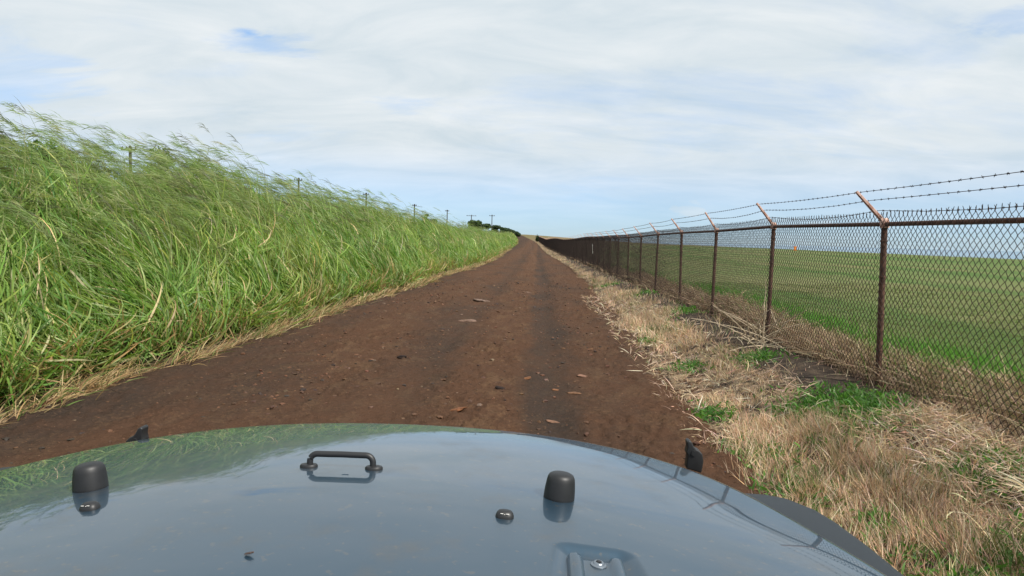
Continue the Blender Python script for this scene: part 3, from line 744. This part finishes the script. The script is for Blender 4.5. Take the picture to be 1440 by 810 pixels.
def outline(th):
    """plan outline of the hood as a superellipse around (0, 1.25): front rounded, rear square"""
    ct, st = np.cos(th), np.sin(th); y0 = 1.2
    n_ = np.where(st > 0, 3.4, 9.0)
    b = np.where(st > 0, .615, .52); r = np.full_like(th, .5)
    for _ in range(40):
        yy = y0 + r * st
        hw = half_w(yy)
        r = 1 / ((np.abs(ct) / hw) ** n_ + (np.abs(st) / b) ** n_) ** (1 / n_)
    return r
ro = outline(th)
def rim(th, ro):
    x = ro * np.cos(th); y = 1.2 + ro * np.sin(th)
    dx = np.gradient(np.concatenate([x[-3:], x, x[:3]]))[3:-3]; dy = np.gradient(np.concatenate([y[-3:], y, y[:3]]))[3:-3]
    l = np.hypot(dx, dy); return x, y, dy / l, -dx / l
ex, ey, nx_, ny_ = rim(th, ro)
RR = .042
ix, iy = ex - nx_ * RR, ey - ny_ * RR
rings = []; norms = []
def hgrad(x, y, e=.0015):
    return (hood_h(x + e, y) - hood_h(x - e, y)) / (2 * e), (hood_h(x, y + e) - hood_h(x, y - e)) / (2 * e)
for s_ in np.linspace(0.0, 1, NR)[1:]:
    s_ = s_ ** .9
    x, y = ix * s_, 1.2 + (iy - 1.2) * s_
    rings.append(np.stack([x, y, hood_h(x, y)], -1)); gx_, gy_ = hgrad(x, y)
    nn = np.stack([-gx_, -gy_, np.ones_like(x)], -1); norms.append(nn / np.linalg.norm(nn, axis=1, keepdims=True))
zi = hood_h(ix, iy); n_in = norms[-1]; N2 = np.stack([nx_, ny_, 0 * nx_], -1)
up = n_in; out = N2 - (N2 * up).sum(1, keepdims=True) * up; out /= np.linalg.norm(out, axis=1, keepdims=True)
base = np.stack([ix, iy, zi], -1) - up * RR
for a in np.linspace(0, R(96), 15)[1:]:
    nn = up * math.cos(a) + out * math.sin(a); rings.append(base + nn * RR); norms.append(nn)
rings.append(rings[-1] - np.array([0, 0, .1])); norms.append(norms[-1])
Vh = np.concatenate([np.array([[0, 1.2, float(hood_h(0, 1.2))]])] + rings); Nh = np.concatenate([np.array([[0, 0, 1.]])] + norms)
nr = len(rings); i = np.arange(nr - 1)[:, None] * NA + 1; j = np.arange(NA)[None]; j2 = (j + 1) % NA
Fq = np.stack([i + j, i + NA + j, i + NA + j2, i + j2], -1).reshape(-1, 4)
Vh[:, 1] -= 1.2
me = bpy.data.meshes.new('hood')
me.from_pydata(Vh.tolist(), [], [tuple(f) for f in Fq.tolist()] + [(0, 1 + q, 1 + (q + 1) % NA) for q in range(NA)]); me.update()
me.polygons.foreach_set('use_smooth', [True] * len(me.polygons)); me.normals_split_custom_set_from_vertices(Nh.tolist())
hood = link('hood', me, M_PAINT, car)
def hz(X, Y): return float(hood_h(X - CX, Y))
def hn(X, Y):
    a, b = hgrad(np.array([X - CX]), np.array([Y])); return Vector((-a[0], -b[0], 1)).normalized()
def onhood(X, Y, dz=0):
    """matrix (car space) standing on the hood skin"""
    M = Vector((0, 0, 1)).rotation_difference(hn(X, Y)).to_matrix().to_4x4()
    return Matrix.Translation(Vector((X, Y, hz(X, Y) + dz)) - CO) @ M
# two rubber bumpers for the folded windscreen
for X, Y in ((-.764, 1.128), (.049, 1.168)):
    mb = MB(); prof = [(.026, -.004), (.0272, .0), (.0272, .004), (.0265, .016), (.0248, .03), (.0235, .036), (.021, .0405), (.0165, .043), (.009, .0442), (.001, .0446)]
    mb.lathe(prof, 40, onhood(X, Y)); mb.build('hood_bumper', M_RUBBER, car, auto=60)
# footman loop handle
Xh, Yh = -.359, 1.247; M = onhood(Xh, Yh); hw = .06
pts = []
for q in range(7): a = R(180 - 15 * q); pts.append((-hw + .014 + .014 * math.cos(a), 0, .011 + .0137 * math.sin(a)))
pts = [(-hw, 0, -.002)] + pts; pts += [(-.02, 0, .0248), (0, 0, .0251), (.02, 0, .0248)] + [(-p[0], p[1], p[2]) for p in reversed(pts)]
mb = MB(); mb.tube([M @ Vector(p) for p in pts], .0058, 14); gh = mb.build('grab_handle', M_BLACK, car, auto=60)
for sx in (-1, 1):
    mb = MB(); mb.lathe([(.0165, -.002), (.0168, .002), (.015, .0048), (.009, .0062), (.001, .0066)], 28, M @ Matrix.Translation((sx * (hw + .002), 0, 0)) @ Matrix.Scale(.8, 4, (0, 1, 0)))
    mb.build('handle_foot', M_BLACK, gh)
# washer nozzles
for X, Y in ((-.691, 1.018), (-.0405, 1.045)):
    M = onhood(X, Y); mb = MB(); rows = []
    V = []; F = []
    for zz, a, b in ((-.003, .0145, .012), (.002, .0145, .012), (.006, .013, .0105), (.0092, .0105, .008), (.0108, .006, .0045)):
        for q in range(24):
            t = 2 * math.pi * q / 24; V.append(M @ Vector((a * math.copysign(abs(math.cos(t)) ** .75, math.cos(t)), b * math.copysign(abs(math.sin(t)) ** .8, math.sin(t)), zz)))
    for i in range(4):
        for q in range(24): F.append((i*24+q, i*24+(q+1) % 24, (i+1)*24+(q+1) % 24, (i+1)*24+q))
    F.append(tuple(96 + q for q in range(24)))
    mb.add(V, F); nz = mb.build('washer_nozzle', M_BLACK, car, auto=60)
    Mi = M @ Matrix.Translation((0, -.0098, .0068)) @ Matrix.Rotation(R(42), 4, 'X')
    mj = MB()        # two pale jets, each a small bracket shape with a dot between
    for x0 in (-.0045, .0045):
        mj.box((x0 - .0022, -.0002, .0015), (x0 + .0022, .0006, .0023), Mi); mj.box((x0 - .0022, -.0002, -.0023), (x0 + .0022, .0006, -.0015), Mi)
        mj.box((x0 - .0004, -.0002, -.0015), (x0 + .0006, .0006, .0015), Mi)
    mj.box((-.0006, -.0002, -.0006), (.0006, .0006, .0006), Mi)
    mj.build('spray_opening', M_WHITE, nz, smooth=False)
# hood hinges in their recesses: two folded ribs, a flat strap and a torx bolt
for X in (CX + .432,):
    Y = .905; z0 = hz(X, .80)
    mb = MB(); M = onhood(X, .86) @ Matrix.Scale(1.28, 4, (1, 0, 0)) @ Matrix.Translation((0, .024, 0))
    prof = [(-.034, -.004), (-.031, .0045), (-.028, .0095), (-.0225, .0108), (-.0175, .0095), (-.015, .0045), (-.0125, .0032), (.0125, .0032), (.015, .0045), (.0175, .0095), (.0225, .0108), (.028, .0095), (.031, .0045), (.034, -.004)]
    V = []; F = []
    for y, sc in ((-.2, 1), (.03, 1), (.054, 1), (.062, .93), (.066, .8)):
        for a, b in prof:
            V.append(M @ Vector((a * (1 + .35 * max(0, -y - .0)), y, b * (1 if sc == 1 else (sc if sc > .85 else .1)) if b > 0 else b)))
    m_ = len(prof)
    for i in range(4):
        for q in range(m_ - 1): F.append((i*m_+q, i*m_+q+1, (i+1)*m_+q+1, (i+1)*m_+q))
    F.append(tuple(4*m_+q for q in range(m_)))
    mb.add(V, F); hg = mb.build('hood_hinge', M_PAINT, car, auto=50)
    Mb = onhood(X, .931) @ Matrix.Translation((.003, 0, .0035))
    mb = MB(); mb.lathe([(.0115, -.001), (.0115, .0012), (.0105, .002), (.0082, .0026), (.0075, .0042), (.0058, .0052), (.0042, .005), (.0036, .002), (.0008, .002)], 30, Mb)
    bolt = mb.build('bolt', simple('painted_bolt', (.3, .33, .36), .28, .9), hg, auto=50)
    mb = MB()
    for q in range(3): mb.box((-.0034, -.0011, .0042), (.0034, .0011, .0057), Mb @ Matrix.Rotation(R(60 * q), 4, 'Z') @ Matrix.Translation((0, 0, .0001 * q)))
    mb.build('bolt_socket', M_BLACK, bolt, smooth=False)
# hood latches on the front corners
for sx, X, Y in ((-1, -1.028, 1.75), (1, .408, 1.735)):
    mb = MB(); S_ = Matrix.Translation(Vector((X - (.02 if sx < 0 else 0), Y, 1.09 if sx < 0 else 1.116)) - CO) @ Matrix.Scale(.84 if sx < 0 else .74, 4) @ Matrix.Rotation(R(14 * sx), 4, 'Y')
    prof = [(-.052, -.05, .016), (-.045, -.01, .02), (-.03, .008, .021), (-.008, .014, .02), (.012, .018, .02), (.026, .03, .022), (.036, .034, .021), (.04, .026, .019), (.03, .012, .018), (.018, .0, .016), (.012, -.05, .014)]
    # side view outline in (outwards, up), extruded along the car
    prof = [(.05, -.06), (.046, -.02), (.035, .004), (.022, .012), (.01, .014), (.0, .02), (-.012, .034), (-.022, .038), (-.028, .031), (-.02, .012), (-.02, -.006), (-.012, -.014), (-.004, -.06)]
    V = [S_ @ Vector((sx * a, -.019, b)) for a, b in prof] + [S_ @ Vector((sx * a, .019, b)) for a, b in prof]; m_ = len(prof)
    F = [(q, (q+1) % m_, m_ + (q+1) % m_, m_ + q) for q in range(m_)] + [tuple(range(m_))[::-1], tuple(range(m_, 2*m_))]
    if sx < 0: F = [f[::-1] for f in F]
    mb.add(V, F); lt = mb.build('hood_latch', M_RUBBER, car, bevel=.004)
    mb = MB(); mb.tube([S_ @ Vector((sx * .004, -.024, .0)), S_ @ Vector((sx * .004, .024, .0))], .0065, 12); mb.build('latch_pin', M_BLACK, lt)
# fenders: wide dark plastic flares
for sx in (1, -1):
    V = []; F = []
    ys = [.45, .7, .95, 1.19, 1.3, 1.41, 1.48, 1.535, 1.565, 1.585]; outer = [1.03, 1.03, 1.022, 1.008, 1.0, .987, .972, .945, .91, .86]; zt = [1.055, 1.068, 1.076, 1.08, 1.08, 1.079, 1.077, 1.074, 1.07, 1.064]
    for y, o_, z in zip(ys, outer, zt):
        for xx, dz in ((.58, -.03), (.70, 0.0), ((o_ + .72) / 2, .004), (o_ - .03, .002), (o_ - .012, -.004), (o_ - .003, -.013), (o_, -.028), (o_ - .002, -.1), (o_ - .035, -.11)):
            V.append(Vector((sx * min(xx, o_ - .0), y - 1.2, z + dz)))
    m_ = 9
    V += [v + Vector((0, .012, -.02 if True else 0)) for v in V[-m_:]]; V += [v + Vector((0, .004, -.09)) for v in V[-m_:]]
    for i in range(len(ys) + 1):
        for q in range(m_ - 1):
            f = (i*m_+q, i*m_+q+1, (i+1)*m_+q+1, (i+1)*m_+q); F.append(f if sx > 0 else f[::-1])
    mb = MB(); mb.add(V, F); mb.build('fender', M_PLASTIC, car, auto=50)
# body below the hood: sides, grille, lights, bumper, wheels, cowl
mb = MB()
mb.box((-.64, -.75, .55), (.64, .44, 1.03)); mb.build('body', M_PAINT, car, bevel=.02)
mb = MB(); mb.box((-.6, .443, .62), (.6, .5, 1.045)); gr = mb.build('grille', M_PAINT, car, bevel=.02)
for q in range(7):
    mb = MB(); xq = (q - 3) * .095; mb.box((xq - .026, .495, .68), (xq + .026, .506, .97)); mb.build('grille_slot', M_BLACK, gr, bevel=.004)
for sx in (-1, 1):
    mb = MB(); mb.lathe([(.098, 0), (.1, .012), (.09, .02), (.07, .034), (.03, .042), (.001, .044)], 30, Matrix.Translation((sx * .44, .49, .84)) @ Matrix.Rotation(R(-90), 4, 'X'))
    mb.build('headlight', simple('headlight_glass', (.5, .52, .54), .08, .3), car)
    wh = empty('wheel', (sx * .79, -.02, .4)); wh.parent = car
    mw = Matrix.Rotation(R(90), 4, 'Y')
    mb = MB(); mb.lathe([(.24, -.11), (.33, -.12), (.385, -.105), (.4, -.07), (.4, .07), (.385, .105), (.33, .12), (.24, .11)], 48, mw); mb.build('tyre', M_RUBBER, wh)
    mb = MB(); mb.lathe([(.238, -.1), (.238, .09), (.2, .1), (.17, .07), (.09, .075), (.06, .1), (.001, .1)], 36, mw if sx > 0 else Matrix.Rotation(R(-90), 4, 'Y')); mb.build('rim', M_STEEL, wh)
mb = MB(); mb.box((-.85, .52, .5), (.85, .68, .64)); mb.build('front_bumper', M_PLASTIC, car, bevel=.03)
mb = MB(); mb.box((-.72, -.78, .9), (.72, -.535, 1.18)); mb.build('cowl', M_PAINT, car, bevel=.02)
# scrap of dry leaf on the hood
X, Y = -.367, .855; V = []; F = []
for i in range(9):
    t = i / 8; w = .0026 * math.sin(math.pi * min(.97, t * .9 + .07)) + .0003
    for q in (-1, 0, 1): V.append((-.0065 + .013 * t, q * w, .0012 + .0022 * abs(q) * t + .002 * t * t))
for i in range(8):
    for q in range(2): F.append((i*3+q, i*3+q+1, i*3+q+4, i*3+q+3))
mb = MB(); mb.add(V, F); mb.add([(v[0]*.8 - .0005, v[1] - .0028, v[2] + .0002) for v in V], F)
o = mb.build('dry_leaf', simple('dead_leaf', (.06, .035, .028), .6)); o.matrix_world = Matrix.Translation(CO) @ onhood(X, Y, .0005) @ Matrix.Rotation(R(-14), 4, 'Z')
sol = o.modifiers.new('s', 'SOLIDIFY'); sol.thickness = .0004
tag(o, 'tiny brown scrap of dead leaf lying on the car hood', 'leaf')

# ------------------------------------------------------------------ sky, sun, camera
SUN_AZ, SUN_EL = R(128), R(50)       # clockwise from the road's direction (+Y)
w = bpy.data.worlds.new('World'); scene.world = w; w.use_nodes = True; t = w.node_tree; N_ = t.nodes
bg = N_['Background']
class WN(NT):
    def __init__(s): s.t = t; s.n = N_
k = WN()
sky = k.new('ShaderNodeTexSky', sky_type='NISHITA', sun_disc=False); sky.sun_elevation = SUN_EL; sky.sun_rotation = SUN_AZ
sky.air_density = 1.0; sky.dust_density = .2; sky.ozone_density = 1.2
g = k.new('ShaderNodeTexCoord').outputs['Generated']; sp = k.new('ShaderNodeSeparateXYZ'); k.L(g, sp.inputs[0])
zc = k.math('MAXIMUM', sp.outputs[2], 0.0); zz = k.math('ADD', zc, .24)
cm = k.new('ShaderNodeCombineXYZ'); k.L(k.math('DIVIDE', sp.outputs[0], zz), cm.inputs[0]); k.L(k.math('DIVIDE', sp.outputs[1], zz), cm.inputs[1])
rot = k.new('ShaderNodeMapping'); rot.inputs['Rotation'].default_value = (0, 0, R(-28)); rot.inputs['Scale'].default_value = (.8, 1.6, 1); k.L(cm.outputs[0], rot.inputs['Vector'])
c1 = k.noise(rot.outputs[0], 1.2, 9, .58, .5); c2 = k.noise(k.map(rot.outputs[0], loc=(7, 3, 0)), 4.0, 8, .6, .5); c3 = k.noise(k.map(cm.outputs[0], loc=(2, 9, 0)), .55, 3, .5)
cov = k.math('ADD', k.math('MULTIPLY', c1, .6), k.math('ADD', k.math('MULTIPLY', c2, .26), k.math('MULTIPLY', c3, .3)))
cov = k.mr(cov, .36, .58, .7, 1.0)
# two thin spots where the blue shows
for (px, py, sx_, amt) in ((350, 47, .03, .75), (368, 62, .07, .4), (560, 150, .05, .2), (40, 110, .12, .22), (1420, 25, .06, .3)):
    d = ray(px, py).normalized()
    v = k.new('ShaderNodeVectorMath', operation='SUBTRACT'); k.L(g, v.inputs[0]); v.inputs[1].default_value = d
    v2 = k.new('ShaderNodeVectorMath', operation='MULTIPLY'); k.L(v.outputs[0], v2.inputs[0]); v2.inputs[1].default_value = (1, 1, 3.2)
    ln = k.new('ShaderNodeVectorMath', operation='LENGTH'); k.L(v2.outputs[0], ln.inputs[0])
    dd = k.math('ADD', ln.outputs['Value'], k.math('MULTIPLY', k.math('SUBTRACT', c2, .5), sx_ * 3.4))
    cov = k.math('MULTIPLY', cov, k.math('SUBTRACT', 1.0, k.mr(dd, sx_, sx_ * .15, 0, amt)))
low = k.mr(sp.outputs[2], .0, .14, .3, 1.0)
cov = k.math('MULTIPLY', cov, low)
# small low cumulus near the horizon
pf = k.noise(k.map(g, (1, 1, 2.6)), 7.5, 5, .55)
puff = k.math('MULTIPLY', k.mr(pf, .52, .66), k.math('MULTIPLY', k.mr(sp.outputs[2], .005, .03), k.mr(sp.outputs[2], .13, .05)))
cov = k.math('MAXIMUM', cov, k.math('MULTIPLY', puff, .7))
CL = 6.25
cw = k.ramp(k.noise(k.map(rot.outputs[0], loc=(1, 5, 0)), 2.2, 8, .6, .6), [(.32, (.60*CL/7, .69*CL/7, .75*CL/7)), (.68, (.78*CL/7, .825*CL/7, .85*CL/7))])
cws = k.new('ShaderNodeVectorMath', operation='SCALE'); k.L(cw, cws.inputs[0]); cws.inputs['Scale'].default_value = 10.0
skb = k.mix(1.0, sky.outputs[0], k.mix(k.mr(sp.outputs[2], .0, .28), (.5, .78, 1.3), (.66, 1.12, 1.5)), 'MULTIPLY')
k.L(k.mix(cov, skb, cws.outputs[0]), bg.inputs[0]); bg.inputs[1].default_value = .1
sl = bpy.data.lights.new('sun', 'SUN'); sl.energy = 5.0; sl.angle = R(2.5); sl.color = (1, .955, .88)
so = bpy.data.objects.new('sun', sl); COL.objects.link(so)
sd = Vector((math.sin(SUN_AZ) * math.cos(SUN_EL), math.cos(SUN_AZ) * math.cos(SUN_EL), math.sin(SUN_EL)))
so.rotation_euler = sd.to_track_quat('Z', 'Y').to_euler(); so.location = (0, 0, 30)

cam = bpy.data.cameras.new('camera'); co = bpy.data.objects.new('camera', cam); COL.objects.link(co); scene.camera = co
cam.sensor_fit = 'HORIZONTAL'; cam.sensor_width = 36; cam.lens = 36 * F0 / 1440; cam.clip_start = .02; cam.clip_end = 120000
fw = ray(720, 405); rt = (ray(1720, 405) - fw).normalized(); upv = rt.cross(fw.normalized())
co.matrix_world = Matrix((( rt.x, upv.x, -fw.normalized().x, 0), (rt.y, upv.y, -fw.normalized().y, 0), (rt.z, upv.z, -fw.normalized().z, EYE), (0, 0, 0, 1)))
vs = scene.view_settings; vs.view_transform = 'Standard'; vs.look = 'None'; vs.gamma = 1; vs.exposure = .25; vs.use_curve_mapping = False
scene.render.engine = 'CYCLES'; cy = scene.cycles
cy.max_bounces = 8; cy.transparent_max_bounces = 8; cy.diffuse_bounces = 3; cy.use_denoising = True
